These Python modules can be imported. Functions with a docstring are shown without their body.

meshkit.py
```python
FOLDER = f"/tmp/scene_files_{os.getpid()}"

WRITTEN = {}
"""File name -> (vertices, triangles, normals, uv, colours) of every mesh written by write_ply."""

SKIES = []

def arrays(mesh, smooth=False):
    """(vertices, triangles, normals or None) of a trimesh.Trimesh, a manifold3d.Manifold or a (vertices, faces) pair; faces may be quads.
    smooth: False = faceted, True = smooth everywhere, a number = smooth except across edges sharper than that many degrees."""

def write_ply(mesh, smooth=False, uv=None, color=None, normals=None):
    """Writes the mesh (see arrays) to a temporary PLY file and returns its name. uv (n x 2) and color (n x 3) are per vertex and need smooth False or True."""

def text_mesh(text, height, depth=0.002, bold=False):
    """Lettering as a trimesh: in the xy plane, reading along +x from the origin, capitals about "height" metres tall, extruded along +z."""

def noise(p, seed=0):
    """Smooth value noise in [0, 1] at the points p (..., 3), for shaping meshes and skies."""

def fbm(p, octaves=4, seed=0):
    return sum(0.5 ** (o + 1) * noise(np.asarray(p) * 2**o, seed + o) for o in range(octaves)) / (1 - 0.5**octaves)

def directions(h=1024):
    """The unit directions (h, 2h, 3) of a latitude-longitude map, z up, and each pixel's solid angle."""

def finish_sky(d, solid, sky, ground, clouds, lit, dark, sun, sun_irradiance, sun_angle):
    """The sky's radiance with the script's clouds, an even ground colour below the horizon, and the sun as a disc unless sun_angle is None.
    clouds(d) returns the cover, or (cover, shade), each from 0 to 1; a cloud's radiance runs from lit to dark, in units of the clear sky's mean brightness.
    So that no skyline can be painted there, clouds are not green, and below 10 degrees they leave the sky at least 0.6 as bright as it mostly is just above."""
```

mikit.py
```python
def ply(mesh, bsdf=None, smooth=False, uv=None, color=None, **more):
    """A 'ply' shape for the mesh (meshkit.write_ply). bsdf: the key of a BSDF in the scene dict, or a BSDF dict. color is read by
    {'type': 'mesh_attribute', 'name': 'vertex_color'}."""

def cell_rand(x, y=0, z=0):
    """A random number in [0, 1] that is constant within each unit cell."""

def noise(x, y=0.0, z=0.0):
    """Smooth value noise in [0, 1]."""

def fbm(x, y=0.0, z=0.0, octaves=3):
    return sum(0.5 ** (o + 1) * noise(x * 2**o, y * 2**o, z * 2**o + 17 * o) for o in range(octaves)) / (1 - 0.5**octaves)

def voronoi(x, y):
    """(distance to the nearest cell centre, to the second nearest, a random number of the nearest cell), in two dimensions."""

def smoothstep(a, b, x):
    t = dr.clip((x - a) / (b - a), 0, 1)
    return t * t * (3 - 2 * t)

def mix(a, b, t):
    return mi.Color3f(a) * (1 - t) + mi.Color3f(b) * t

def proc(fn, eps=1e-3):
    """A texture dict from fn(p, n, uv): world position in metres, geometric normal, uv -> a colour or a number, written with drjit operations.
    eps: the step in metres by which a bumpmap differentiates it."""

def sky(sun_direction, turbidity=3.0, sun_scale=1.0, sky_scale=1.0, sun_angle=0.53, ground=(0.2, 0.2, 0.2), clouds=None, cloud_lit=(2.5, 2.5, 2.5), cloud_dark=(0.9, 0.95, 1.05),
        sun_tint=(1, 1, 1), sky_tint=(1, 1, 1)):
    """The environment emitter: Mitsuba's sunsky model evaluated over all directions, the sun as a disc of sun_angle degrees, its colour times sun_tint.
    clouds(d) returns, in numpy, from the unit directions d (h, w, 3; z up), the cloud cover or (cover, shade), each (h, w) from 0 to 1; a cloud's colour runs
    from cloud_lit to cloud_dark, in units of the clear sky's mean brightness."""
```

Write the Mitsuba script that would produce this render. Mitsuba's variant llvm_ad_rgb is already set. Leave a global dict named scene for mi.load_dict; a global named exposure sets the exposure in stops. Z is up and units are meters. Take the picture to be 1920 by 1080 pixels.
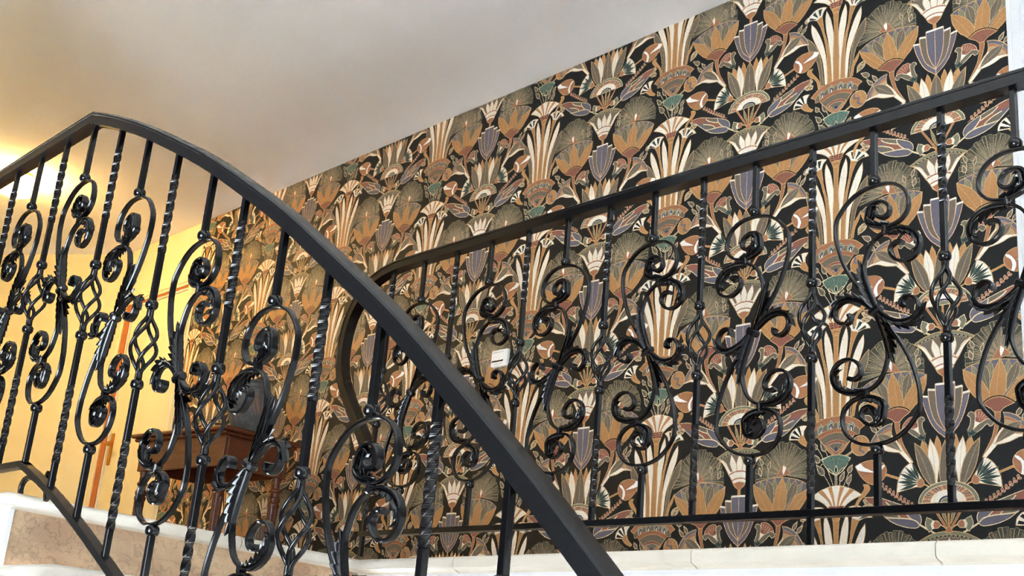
import math
import numpy as np
import trimesh, mapbox_earcut as earcut
import drjit as dr
import mitsuba as mi
import mikit, meshkit
from mikit import proc, noise, fbm, smoothstep, mix
from manifold3d import Manifold
from scipy.interpolate import CubicSpline
from shapely import affinity, box, STRtree, unary_union
from shapely.geometry import Polygon, LineString, Point

T = mi.ScalarTransform4f
scene, labels = {}, {}

# ---------------------------------------------------------------- camera, sky, exposure
S = 1.17                                                            # metres per drawing unit
def M(x, y, z): return np.array([S * x, S * y, S * (z + 1.499)])   # drawing units -> metres, landing floor at z = 0
EYE = M(1.9065, -3.0, -1.7971)
YAW, PITCH, ROLL = -0.8424, 0.3162, 0.0886
FWD = np.array([math.sin(YAW) * math.cos(PITCH), math.cos(YAW) * math.cos(PITCH), math.sin(PITCH)])
RIGHT = np.array([math.cos(YAW), -math.sin(YAW), 0.0])
UP = np.cross(RIGHT, FWD)
UP = -RIGHT * math.sin(ROLL) + UP * math.cos(ROLL)
scene['camera'] = {'type': 'perspective', 'fov': 2 * math.degrees(math.atan(960 / 2251.9)), 'fov_axis': 'x', 'near_clip': 0.05, 'far_clip': 200.0,
                   'to_world': T().look_at(origin=EYE.tolist(), target=(EYE + FWD).tolist(), up=UP.tolist())}
exposure = 5.0
SKY_GAIN, LAMP_GAIN = 1.0, 4.4
LAMP_COLOUR = (1.0, 0.61, 0.19)
scene['sky'] = mikit.sky((0.25, 0.5, 0.85), turbidity=4.0, sun_scale=4.0, sky_scale=SKY_GAIN, ground=(0.46, 0.5, 0.545),
                         clouds=lambda d: (np.full(d.shape[:2], 0.85), 0.25 + 0.3 * meshkit.fbm(d * 3.0, 3)), cloud_lit=(1.9, 1.95, 2.05), cloud_dark=(1.3, 1.36, 1.46), sky_tint=(0.95, 1.0, 1.10), sun_tint=(.80, 1.0, 1.28))


# ---------------------------------------------------------------- helpers
def lin(c):
    c = np.asarray(c, float) / 255
    return np.where(c <= .04045, c / 12.92, ((c + .055) / 1.055) ** 2.4).tolist()


def rgb(c): return {'type': 'rgb', 'value': [float(x) for x in c]}


def principled(base, rough, **more):
    return {'type': 'twosided', 'bsdf': {'type': 'principled', 'base_color': base if isinstance(base, dict) else rgb(base), 'roughness': rough, **more}}


COUNT = {}


def key(name, parent=None):
    base = f'{parent}__{name}' if parent else name
    n = COUNT.get(base, 0)
    COUNT[base] = n + 1
    return base if n == 0 else f'{base}_{n:03d}'


def obj(name, shape, parent=None, label=None, category=None, group=None, kind=None, to_world=None):
    k = key(name, parent)
    d = dict(shape)
    if to_world is not None:
        d['to_world'] = to_world
    scene[k] = d
    note(k, label, category, group, kind)
    return k


def note(k, label=None, category=None, group=None, kind=None):
    e = {a: b for a, b in (('label', label), ('category', category), ('group', group), ('kind', kind)) if b}
    if e:
        labels[k] = {**labels.get(k, {}), **e}


def solid(m):
    """a closed mesh with its faces outward"""
    if m.volume < 0:
        m.invert()
    return m


def ply(m, bsdf, smooth=False): return mikit.ply(m, bsdf, smooth=smooth)


def block(lo, hi, bevel=0.0):
    lo, hi = np.minimum(lo, hi).astype(float), np.maximum(lo, hi).astype(float)
    if bevel <= 0:
        m = trimesh.creation.box(hi - lo)
        m.apply_translation((lo + hi) / 2)
        return m
    p = []
    for s in np.ndindex(2, 2, 2):
        c = np.where(np.array(s) == 0, lo, hi)
        d = np.where(np.array(s) == 0, 1, -1) * bevel
        for k in range(3):
            e = d.copy()
            e[k] = 0
            p.append(c + e)
    return trimesh.convex.convex_hull(np.array(p))


def prism(poly, z0, z1):
    m = trimesh.creation.extrude_polygon(Polygon(poly) if not hasattr(poly, 'geom_type') else poly, z1 - z0, engine='earcut')
    m.apply_translation([0, 0, z0])
    return m


def lathe(prof, n=24, centre=(0, 0, 0)):
    """prof: (radius, height) from bottom to top"""
    prof = np.array(prof, float)
    a = np.linspace(0, 2 * math.pi, n, endpoint=False)
    v = np.stack([prof[:, None, 0] * np.cos(a), prof[:, None, 0] * np.sin(a), np.repeat(prof[:, 1:2], n, 1)], -1).reshape(-1, 3)
    f, m = [], len(prof)
    for i in range(m - 1):
        for j in range(n):
            b = (j + 1) % n
            f += [[i * n + j, i * n + b, (i + 1) * n + b], [i * n + j, (i + 1) * n + b, (i + 1) * n + j]]
    v = np.vstack([v, [[0, 0, prof[0, 1]], [0, 0, prof[-1, 1]]]])
    for j in range(n):
        b = (j + 1) % n
        f += [[len(v) - 2, b, j], [len(v) - 1, (m - 1) * n + j, (m - 1) * n + b]]
    t = trimesh.Trimesh(v, f, process=False)
    t.apply_translation(centre)
    return solid(t)


def sweep(path, prof, side=(0, 1, 0), scale=None, twist=None):
    """a profile (a along side, b along the normal) moved along a path, mitred at the corners; capped"""
    P = np.array(path, float)
    seg = np.diff(P, axis=0)
    seg /= np.linalg.norm(seg, axis=1, keepdims=True)
    t0, t1 = np.vstack([seg[:1], seg]), np.vstack([seg, seg[-1:]])
    Tn = t0 + t1
    Tn /= np.linalg.norm(Tn, axis=1, keepdims=True)
    stretch = 1 / np.clip((Tn * t1).sum(1), .5, 1)
    side = np.broadcast_to(np.array(side, float), P.shape)
    side = side - (side * Tn).sum(1, keepdims=True) * Tn
    side /= np.linalg.norm(side, axis=1, keepdims=True)
    N = np.cross(side, Tn)
    pr = np.array(prof, float)
    sc = np.ones((len(P), 2)) if scale is None else np.array(scale, float)
    if sc.ndim == 1:
        sc = np.stack([sc, sc], 1)
    v = P[:, None] + side[:, None] * (pr[None, :, 0:1] * sc[:, None, 0:1]) + N[:, None] * (pr[None, :, 1:2] * sc[:, None, 1:2] * stretch[:, None, None])
    n, m = len(P), len(pr)
    v = v.reshape(-1, 3)
    f = []
    for i in range(n - 1):
        for j in range(m):
            b = (j + 1) % m
            f += [[i * m + j, i * m + b, (i + 1) * m + b], [i * m + j, (i + 1) * m + b, (i + 1) * m + j]]
    for j in range(1, m - 1):
        f += [[0, j + 1, j], [(n - 1) * m, (n - 1) * m + j, (n - 1) * m + j + 1]]
    return solid(trimesh.Trimesh(v, f, process=False))


def rect(w, h, c=0.0, b0=0.0):
    """a chamfered rectangle profile, w along the side and h along the normal, its middle at b0"""
    w, h = w / 2, h / 2
    if c <= 0:
        return [(-w, b0 - h), (w, b0 - h), (w, b0 + h), (-w, b0 + h)]
    return [(-w + c, b0 - h), (w - c, b0 - h), (w, b0 - h + c), (w, b0 + h - c), (w - c, b0 + h), (-w + c, b0 + h), (-w, b0 + h - c), (-w, b0 - h + c)]


def spline(pts, step):
    P = np.array(pts, float)
    t = np.r_[0, np.cumsum(np.linalg.norm(np.diff(P, axis=0), axis=1) ** .6)]
    c = CubicSpline(t, P)
    q = c(np.linspace(0, t[-1], 400))
    L = np.r_[0, np.cumsum(np.linalg.norm(np.diff(q, axis=0), axis=1))]
    n = max(6, int(L[-1] / step))
    s = np.linspace(0, L[-1], n)
    return np.stack([np.interp(s, L, q[:, k]) for k in range(P.shape[1])], 1)


def join(ms): return trimesh.util.concatenate(ms)


def mirror_x(m):
    m = m.copy()
    m.vertices[:, 0] *= -1
    m.invert()
    return m


# ---------------------------------------------------------------- the wallpaper's print
# One repeat of the print (half-drop), drawn as flat shapes in thousandths of a "unit" (1 unit = S metres): u to the right, v up.
# Origin: the foot of the stepped fan; the palm column stands half a strip to the left.
RW, RH = 678.46, 548.27
PALM_U, PALM_V = -339.23, -18.0
(BLK, CRL, GLD, CRM, OCH, RUS, BRK, TAU, DTA, PUR, TEA, GRN, NAV, WHT, OLI, DRD, BUR, PCH, FAW) = range(19)
PALETTE = [(24, 25, 25), (224, 202, 164), (200, 162, 112), (240, 229, 210), (188, 136, 86), (172, 114, 82), (150, 94, 78), (118, 106, 90), (86, 79, 68), (110, 105, 116),
           (42, 60, 60), (96, 128, 114), (54, 58, 90), (248, 244, 236), (132, 129, 104), (118, 54, 48), (66, 65, 57), (216, 174, 138), (184, 157, 122)]
ART = []                                                            # (layer, polygon, colour, hatch)


def curve(pts, n=5):
    """closed smooth outline through pts; a point given as (u, v, 1) is a sharp corner"""
    P = [np.array(p[:2], float) for p in pts]
    sharp = [len(p) > 2 for p in pts]
    out, N = [], len(P)
    for i in range(N):
        a, b, c, d = P[i - 1], P[i], P[(i + 1) % N], P[(i + 2) % N]
        m1 = (c - b) if sharp[i] else (c - a) / 2
        m2 = (c - b) if sharp[(i + 1) % N] else (d - b) / 2
        for k in range(n):
            t = k / n
            out.append((2 * t**3 - 3 * t**2 + 1) * b + (t**3 - 2 * t**2 + t) * m1 + (3 * t**2 - 2 * t**3) * c + (t**3 - t**2) * m2)
    return np.array(out)


def put(layer, geom, col, hatch=0.0):
    for g in getattr(geom, 'geoms', [geom]):
        if g.geom_type == 'Polygon' and g.area > 0.6:
            ART.append((layer, g, col, hatch))


def sym(pts, m):
    return [(-p[0],) + tuple(p[1:]) for p in pts] if m else pts


class Frame:
    def __init__(self, du, dv): self.du, self.dv = du, dv

    def g(self, geom): return affinity.translate(geom, self.du, self.dv)

    def F(self, layer, pts, col, line=GLD, lw=2.2, hatch=0.0, mirror=True, smooth=True):
        for m in ((0, 1) if mirror else (0,)):
            q = sym(pts, m)
            xy = curve(q) if smooth else np.array([p[:2] for p in q], float)
            pg = Polygon(xy).buffer(0)
            pg = self.g(pg)
            if line is not None:
                put(layer, pg.buffer(lw / 2, join_style=2, mitre_limit=2.5), line)
                pg = pg.buffer(-lw / 2, join_style=2, mitre_limit=2)
            put(layer, pg, col, (1 - hatch if m and hatch else hatch))

    def L(self, layer, pts, w, col=GLD, mirror=True, smooth=True, edge=None):
        for m in ((0, 1) if mirror else (0,)):
            P = np.array([p[:2] for p in sym(pts, m)], float)
            if smooth and len(P) > 2:
                t = np.arange(len(P))
                tt = np.linspace(0, len(P) - 1, 4 * (len(P) - 1) + 1)
                P = np.stack([CubicSpline(t, P[:, k])(tt) for k in (0, 1)], 1)
            ln = self.g(LineString(P))
            if edge is not None:
                put(layer, ln.buffer(w / 2 + 1, cap_style=2), edge)
            put(layer, ln.buffer(w / 2, cap_style=2), col)

    def fan(self, layer, c, r0, r1, a0, a1, n, col, w=0.5, mirror=True, clip=None):
        """n radial strokes, narrow at the centre"""
        for m in ((0, 1) if mirror else (0,)):
            for k in range(n):
                a = math.radians(a0 + (a1 - a0) * (k + 0.5) / n)
                h = math.radians(abs(a1 - a0) / n) * w / 2
                p = [(c[0] + r * math.cos(b), c[1] + r * math.sin(b)) for r, b in ((r0, a - h * 1.2), (r1, a - h), (r1, a + h), (r0, a + h * 1.2))]
                q = Polygon(sym(p, m))
                if clip is not None:
                    q = q.intersection(Polygon(curve(sym(clip, m))).buffer(-2))
                put(layer, self.g(q), col)


def bud(fr, layer, tip, base, w, col=BRK, mirror=True):
    t, b = np.array(tip, float), np.array(base, float)
    d = t - b
    n = np.array([-d[1], d[0]]) / np.linalg.norm(d) * w
    fr.F(layer, [(*t, 1), tuple(b + d * .45 + n), tuple(b + d * .12 + n * .7), (*b, 1), tuple(b + d * .12 - n * .7), tuple(b + d * .45 - n)], TAU, CRL, 1.8, mirror=mirror)
    fr.F(layer, [tuple(t - d * .18), tuple(b + d * .45 + n * .3), tuple(b + d * .2)], col, None, mirror=mirror)


def draw_print():
    f, p = Frame(0, 0), Frame(PALM_U, PALM_V)
    rs = np.random.RandomState(4)
    # --- the fan-palm bursts behind the lotuses
    cu, cv = 160, 208
    ang = -12.0
    k = 0
    while ang < 190:
        da = (7.5, 8.5, 10.5, 7.0, 9.0)[k % 5]
        a0, a1 = math.radians(ang + .5), math.radians(ang + da - (1.6 if k % 3 == 2 else .3))
        R = 97 + rs.uniform(-3, 4)
        P = lambda r, a: (cu + r * math.cos(a), cv + r * math.sin(a))
        f.F(0, [P(16, a0), P(R, a0), P(R + 1, (a0 + a1) / 2), P(R, a1), P(16, a1)], BUR, FAW if k % 2 else OLI, 1.3, hatch=0, smooth=False)
        f.F(0, [P(16, a0 + .012), P(62 + 10 * (k % 2), a0 + .02), P(78 - 10 * (k % 2), (a0 + a1) / 2), P(60, a1 - .02), P(16, a1 - .012)], TAU, None, smooth=False)
        for j in range(2):
            aa = a0 + (a1 - a0) * (j + 1) / 3
            f.L(0, [P(24, aa), P(R - 4 - 14 * ((j + k) % 3), aa)], .9, (FAW, OLI, BUR)[(j + k) % 3], smooth=False)
        ang += da
        k += 1
    f.F(3, [(160, 205, 1), (137, 204), (149, 226), (163, 240, 1), (172, 228), (184, 211)], RUS, GLD, 1.6, hatch=.3)
    f.F(3, [(160, 207, 1), (157, 222), (160, 236), (165, 233), (169, 226)], WHT, None)
    # --- buds beside the burst
    f.L(1, [(79, 205), (84, 222), (83, 240), (79, 258)], 1.5, CRL)
    f.L(1, [(105, 203), (107, 232), (112, 250)], 1.3, CRL)
    bud(f, 1, (75, 266), (85, 242), 5)
    bud(f, 1, (73, 236), (79, 211), 6)
    bud(f, 1, (113, 252), (106, 228), 5)
    # --- orange lotus
    f.F(3, [(53, 184, 1), (77, 194), (104, 199), (130, 201), (157, 201), (181, 198), (207, 192), (231, 183), (255, 167, 1), (210, 100), (185, 82, 1), (150, 80), (110, 86, 1), (74, 118)], PUR, GLD, 2.2, hatch=.5)
    for a, b, c in (((77, 195), (97, 150), 8), ((131, 201), (126, 150), 9), ((181, 198), (172, 145), 9), ((229, 184), (198, 140), 8)):
        bx = np.array(a) - np.array(b)
        n = np.array([-bx[1], bx[0]]) / np.linalg.norm(bx) * c
        f.F(3, [(*a, 1), tuple(np.array(a) - bx * .45 + n), (*b, 1), tuple(np.array(a) - bx * .45 - n)], OLI, GLD, 1.6, hatch=.35)
        f.L(3, [a, b], 1, FAW)
    for q, rib in (([(102, 197, 1), (121, 181), (127, 155), (124, 112, 1), (105, 140), (97, 165)], [(102, 197), (113, 155), (124, 112)]),
                   ([(203, 190, 1), (209, 172), (203, 150), (170, 110, 1), (173, 151), (187, 175)], [(203, 190), (192, 150), (170, 110)])):
        f.F(3, q, TAU, GLD, 1.8, hatch=.4)
        f.L(3, rib, 1.2, FAW)
    for q, rib in (([(53, 184, 1), (80, 170), (105, 147), (122, 116), (124, 94, 1), (105, 86, 1), (74, 118), (57, 152)], [(56, 178), (84, 138), (112, 92)]),
                   ([(255, 167, 1), (208, 144), (180, 114), (163, 94, 1), (187, 80, 1), (213, 100), (241, 135)], [(251, 162), (206, 118), (176, 90)]),
                   ([(157, 202, 1), (168, 176), (172, 148), (167, 112), (157, 94, 1), (124, 94, 1), (125, 118), (138, 168)], [(156, 198), (147, 140), (143, 96)])):
        f.F(3, q, OCH, GLD, 2.4, hatch=.3)
        f.L(3, rib, 1.5, GLD)
    f.F(3, [(105, 84, 1), (123, 95), (147, 99), (170, 93), (191, 79, 1), (163, 69), (152, 60), (137, 60), (126, 70)], BRK, GLD, 2, hatch=.05)
    f.L(3, [(105, 86), (123, 98), (147, 102), (171, 95), (191, 81)], 3, BLK)
    f.F(2, [(135, 64, 1), (152, 61, 1), (151, 45), (147, 28), (141, 8), (131, -14), (118, -36), (105, -58, 1), (99, -56, 1), (114, -30), (127, -5), (134, 20), (137, 45)], RUS, GLD, 2, hatch=.5)
    # --- trumpet flower
    f.F(4, [(159, 57, 1), (181, 52), (207, 36), (226, 11), (237, -15, 1), (203, -11), (172, -22), (138, -27), (128, -22), (144, 4), (160, 23), (162, 45)], CRM, GLD, 2)
    f.F(4, [(160, 56, 1), (181, 51), (206, 35), (225, 10), (235, -13, 1), (226, -8, 1), (215, 6), (200, 24), (180, 38), (163, 44, 1)], PUR, FAW, 1.4)
    f.F(4, [(163, 46, 1), (181, 40), (201, 26), (217, 6), (226, -9, 1), (212, -5), (190, -2), (170, 6), (162, 24, 1)], RUS, FAW, 1.4, hatch=.7)
    f.F(4, [(166, 36, 1), (184, 30), (200, 17), (213, -2), (195, 0), (172, 8), (163, 24)], FAW, GLD, 1.2, hatch=.2)
    f.F(4, [(134, -24, 1), (150, 4), (175, 25), (208, 30, 1), (194, 4), (168, -10)], TAU, GLD, 1.6, hatch=.35)
    f.L(4, [(134, -24), (170, 4), (206, 29)], 1.2, FAW)
    f.F(4, [(128, -21, 1), (139, -28, 1), (106, -62, 1), (99, -57, 1)], CRM, GLD, 1.4, smooth=False)
    f.L(1, [(208, 34), (228, 62), (247, 88)], 1.6, CRL)
    bud(f, 1, (211, 69), (195, 45), 6)
    bud(f, 1, (230, 57), (209, 36), 6)
    bud(f, 1, (250, 89), (221, 70), 8)
    # --- carnation
    f.L(1, [(68, 6), (62, -4), (54, -16)], 1.8, OLI)
    f.F(4, [(79, 56, 1), (84, 67), (92, 70), (99, 69), (108, 67), (117, 60), (124, 53), (128, 44), (129, 36, 1), (104, 30), (86, 28, 1)], BRK, PCH, 1.8)
    f.fan(4, (87, 26), 14, 40, 8, 100, 7, PCH, .22)
    f.fan(4, (87, 26), 4, 24, 8, 100, 6, DRD, .5)
    f.F(4, [(80, 40, 1), (97, 34), (101, 26), (76, 8, 1)], CRM, None)
    f.F(4, [(61, 57, 1), (66, 65), (74, 66), (83, 58), (81, 40), (78, 22), (66, 4, 1), (61, 16), (68, 34), (69, 50)], TAU, CRL, 1.8, hatch=.5)
    f.F(4, [(133, 36, 1), (131, 27), (122, 23), (114, 30), (99, 18), (86, 10), (70, 3, 1), (70, 11), (86, 27), (102, 37), (118, 43)], TAU, CRL, 1.8, hatch=.3)
    f.F(4, [(63, 3, 1), (59, 20, 1), (67, 12), (74, 22, 1), (78, 13), (88, 13, 1), (76, 3)], TEA, OLI, 1.4)
    # --- the stepped fan
    f.F(4, [(51, 121, 1), (70, 124, 1), (62, 93), (46, 52), (28, 25), (0, 1, 1), (0, 18, 1), (29, 47), (42, 79)], PUR, PCH, 2.4, hatch=.5)
    f.F(4, [(29, 138, 1), (50, 141, 1), (48, 113), (42, 79), (29, 47), (0, 18, 1), (0, 26, 1), (14, 47), (24, 80), (28, 128)], TAU, PCH, 2.4, hatch=.5)
    f.F(4, [(-28, 153, 1), (28, 153, 1), (28, 126), (24, 80), (14, 47), (0, 22, 1), (-14, 47), (-24, 80), (-28, 126)], PUR, PCH, 2.4, hatch=.5, mirror=False)
    f.L(4, [(0, 153), (0, 20)], 2, PCH, mirror=False)
    for a, b in (((51, 121), (70, 124)), ((29, 138), (50, 141)), ((0, 153), (28, 153))):
        f.L(4, [a, b], 6, CRM)
    # --- the lotus vase over it (one repeat up)
    g = Frame(0, RH)
    g.L(3, [(0, -366), (0, -395)], 9, OCH, mirror=False, edge=GLD)
    g.F(4, [(-88, -272, 1), (-63, -259), (-36, -250), (0, -246), (36, -250), (63, -259), (88, -272, 1), (62, -294), (44, -322), (30, -343), (18, -364), (0, -374), (-18, -364), (-30, -343), (-44, -322), (-62, -294)], CRM, GLD, 2.4, mirror=False)
    g.F(4, [(-83, -273, 1), (-60, -260), (-34, -252), (0, -248), (34, -252), (60, -260), (83, -273, 1), (55, -287), (36, -318, 1), (-36, -318, 1), (-55, -287)], TAU, None, hatch=.5, mirror=False)
    g.F(4, [(-88, -272, 1), (-63, -259), (-36, -250), (0, -246), (36, -250), (63, -259), (88, -272, 1), (80, -277, 1), (58, -268), (34, -260), (0, -256), (-34, -260), (-58, -268), (-80, -277, 1)], OLI, GLD, 1.8, mirror=False)
    for k in range(13):
        a = (k - 6) / 6
        put(4, g.g(Point(a * 70, -259.5 - 13 * a * a).buffer(4.4, 5)), FAW)
        put(4, g.g(Point(a * 70, -259 - 13 * a * a).buffer(3.2, 5)), TEA)
    for u in (-30, 0, 30):
        g.F(4, [(u * 1.08, -263 - abs(u) * .1, 1), (u * .85 + 11, -292), (u * .6 + 8, -320, 1), (u * .6 - 8, -320, 1), (u * .85 - 11, -292)], CRM, GLD, 1.8, mirror=False)
    g.F(4, [(81, -277, 1), (66, -282), (48, -299), (32, -322, 1), (40, -328, 1), (62, -294)], CRM, GLD, 1.8)
    g.L(4, [(-37, -328), (-18, -320), (0, -318), (18, -320), (37, -328)], 4, RUS, mirror=False)
    g.L(4, [(-28, -347), (-12, -341), (0, -340), (12, -341), (28, -347)], 4, RUS, mirror=False)
    g.F(4, [(-22, -356, 1), (0, -351), (22, -356, 1), (6, -374), (-6, -374)], RUS, GLD, 1.8, mirror=False)
    # --- the lily leaves
    f.F(2, [(70, 0, 1), (58, -14), (52, -44), (56, -70, 1), (72, -40), (75, -18)], OCH, GLD, 2)
    f.F(2, [(27, 10, 1), (17, -12), (16, -45), (26, -60, 1), (33, -30), (33, -8)], OCH, GLD, 2)
    f.L(2, [(70, 0), (62, -50)], 1.2, GLD)
    f.F(3, [(47, 3, 1), (30, -26), (22, -60), (27, -98), (30, -120, 1), (42, -120, 1), (48, -92), (54, -52), (53, -22)], CRM, GLD, 2)
    f.L(3, [(47, 0), (38, -55), (35, -118)], 1, GLD)
    f.F(3, [(93, -5, 1), (76, -18), (60, -38), (47, -62), (38, -92), (34, -120, 1), (50, -122, 1), (68, -100), (82, -70), (90, -36)], TAU, GLD, 2.2, hatch=.4)
    f.L(3, [(92, -8), (70, -55), (45, -120)], 1.4, FAW)
    f.F(3, [(0, 3, 1), (-14, -26), (-21, -66), (-22, -100), (-18, -122, 1), (18, -122, 1), (22, -100), (21, -66), (14, -26)], TAU, GLD, 2.2, hatch=.45, mirror=False)
    f.L(3, [(0, 0), (0, -118)], 1.6, GLD, mirror=False)
    # --- side fans
    f.F(4, [(74, -103, 1), (104, -57, 1), (121, -67), (135, -84), (145, -108), (149, -138, 1), (117, -130), (84, -124, 1)], CRM, GLD, 2)
    ax, av = 78, -114
    for k in range(9):
        a = math.radians(-16 + 82 * k / 8)
        L_ = (72 if k % 2 == 0 else 60) * (1 - .18 * abs(k - 3) / 5)
        r0, wd = (8, 4.6) if k % 2 == 0 else (24, 2.8)
        d, n = np.array([math.cos(a), math.sin(a)]), np.array([-math.sin(a), math.cos(a)])
        o = np.array([ax, av])
        f.F(4, [(*(o + d * r0), 1), tuple(o + d * L_ * .55 + n * wd), (*(o + d * L_), 1), tuple(o + d * L_ * .55 - n * wd)], TEA, OLI, 1.0)
    f.L(3, [(70, -118), (58, -124), (44, -130)], 4, GLD)
    f.F(4, [(68, -112), (75, -103), (85, -108), (88, -118), (83, -126), (70, -123)], RUS, GLD, 2.2)
    # --- the half sun
    E_ = lambda a, b, n=24: [(a * math.cos(math.pi * k / n), -170 + b * math.sin(math.pi * k / n)) for k in range(n + 1)]
    f.F(4, E_(85, 56), OLI, CRL, 2.2, mirror=False, smooth=False)
    f.F(4, E_(74, 47), RUS, CRL, 2, mirror=False, smooth=False, hatch=.5)
    for k in range(11):
        a = math.pi * (k + 1) / 12
        h = .045 if k % 2 else .035
        q = [(A * math.cos(a + s), -170 + B * math.sin(a + s)) for A, B, s in ((53, 35, -h), (73, 46, -h), (73, 46, h), (53, 35, h))]
        f.F(4, q, NAV if k % 2 else RUS, CRL, 1.2, mirror=False, smooth=False)
    f.F(4, E_(51, 34), CRM, GLD, 1.8, mirror=False, smooth=False)
    f.F(4, E_(27, 18), NAV, None, mirror=False, smooth=False)
    f.F(4, E_(21, 12.5), OLI, CRL, 1.4, mirror=False, smooth=False)
    f.L(3, [(50, -170), (5, -240)], 5, RUS, edge=GLD)
    f.L(3, [(0, -171), (0, -240)], 4, OCH, mirror=False, edge=GLD)
    f.F(3, [(22, -171, 1), (9, -200), (5, -228, 1), (17, -205)], OLI, GLD, 1.8)
    f.F(4, [(-10, -250, 1), (10, -250, 1), (4, -235), (-4, -235)], RUS, GLD, 1.8, mirror=False)
    # --- bud with the white stripe
    f.L(1, [(204, -79), (175, -88), (143, -99)], 5, OCH, edge=GLD)
    bo = [(276, -57, 1), (259, -49), (232, -43), (207, -45), (189, -54), (179, -72), (185, -93), (201, -108), (219, -112), (237, -106), (254, -92), (266, -76)]
    f.F(5, bo, RUS, GLD, 2.2, hatch=.62)
    f.fan(5, (206, -80), 12, 70, -75, -6, 9, OCH, .35, clip=bo)
    f.fan(5, (206, -80), 12, 70, 24, 100, 8, OCH, .3, clip=bo)
    f.F(5, [(259, -49, 1), (276, -57, 1), (266, -69), (240, -75), (212, -79, 1), (236, -67), (250, -60)], WHT, None)
    f.F(5, [(184, -59), (196, -62), (209, -78), (213, -94), (206, -110, 1), (199, -107, 1), (202, -91), (199, -76), (189, -67)], WHT, None)
    # --- horn and mottled leaf
    f.F(4, [(252, -110, 1), (237, -111), (231, -122), (242, -138), (258, -150), (268, -165), (273, -190, 1), (280, -190, 1), (277, -166), (267, -148), (255, -132), (248, -120)], OCH, GLD, 2)
    f.F(4, [(247, -150, 1), (230, -167), (219, -170, 1), (231, -182), (251, -183, 1), (254, -172), (246, -166), (253, -154)], FAW, CRL, 1.6)
    for q in ((240, -162), (236, -172), (245, -176), (230, -175)):
        f.L(4, [(q[0] - 4, q[1] - 2), (q[0] + 4, q[1] + 2)], 2, BLK)
    # --- sprig
    a, b = np.array([196., -116.]), np.array([92., -184.])
    f.L(2, [tuple(a), (146, -152), tuple(b)], 1.4, PCH)
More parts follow.
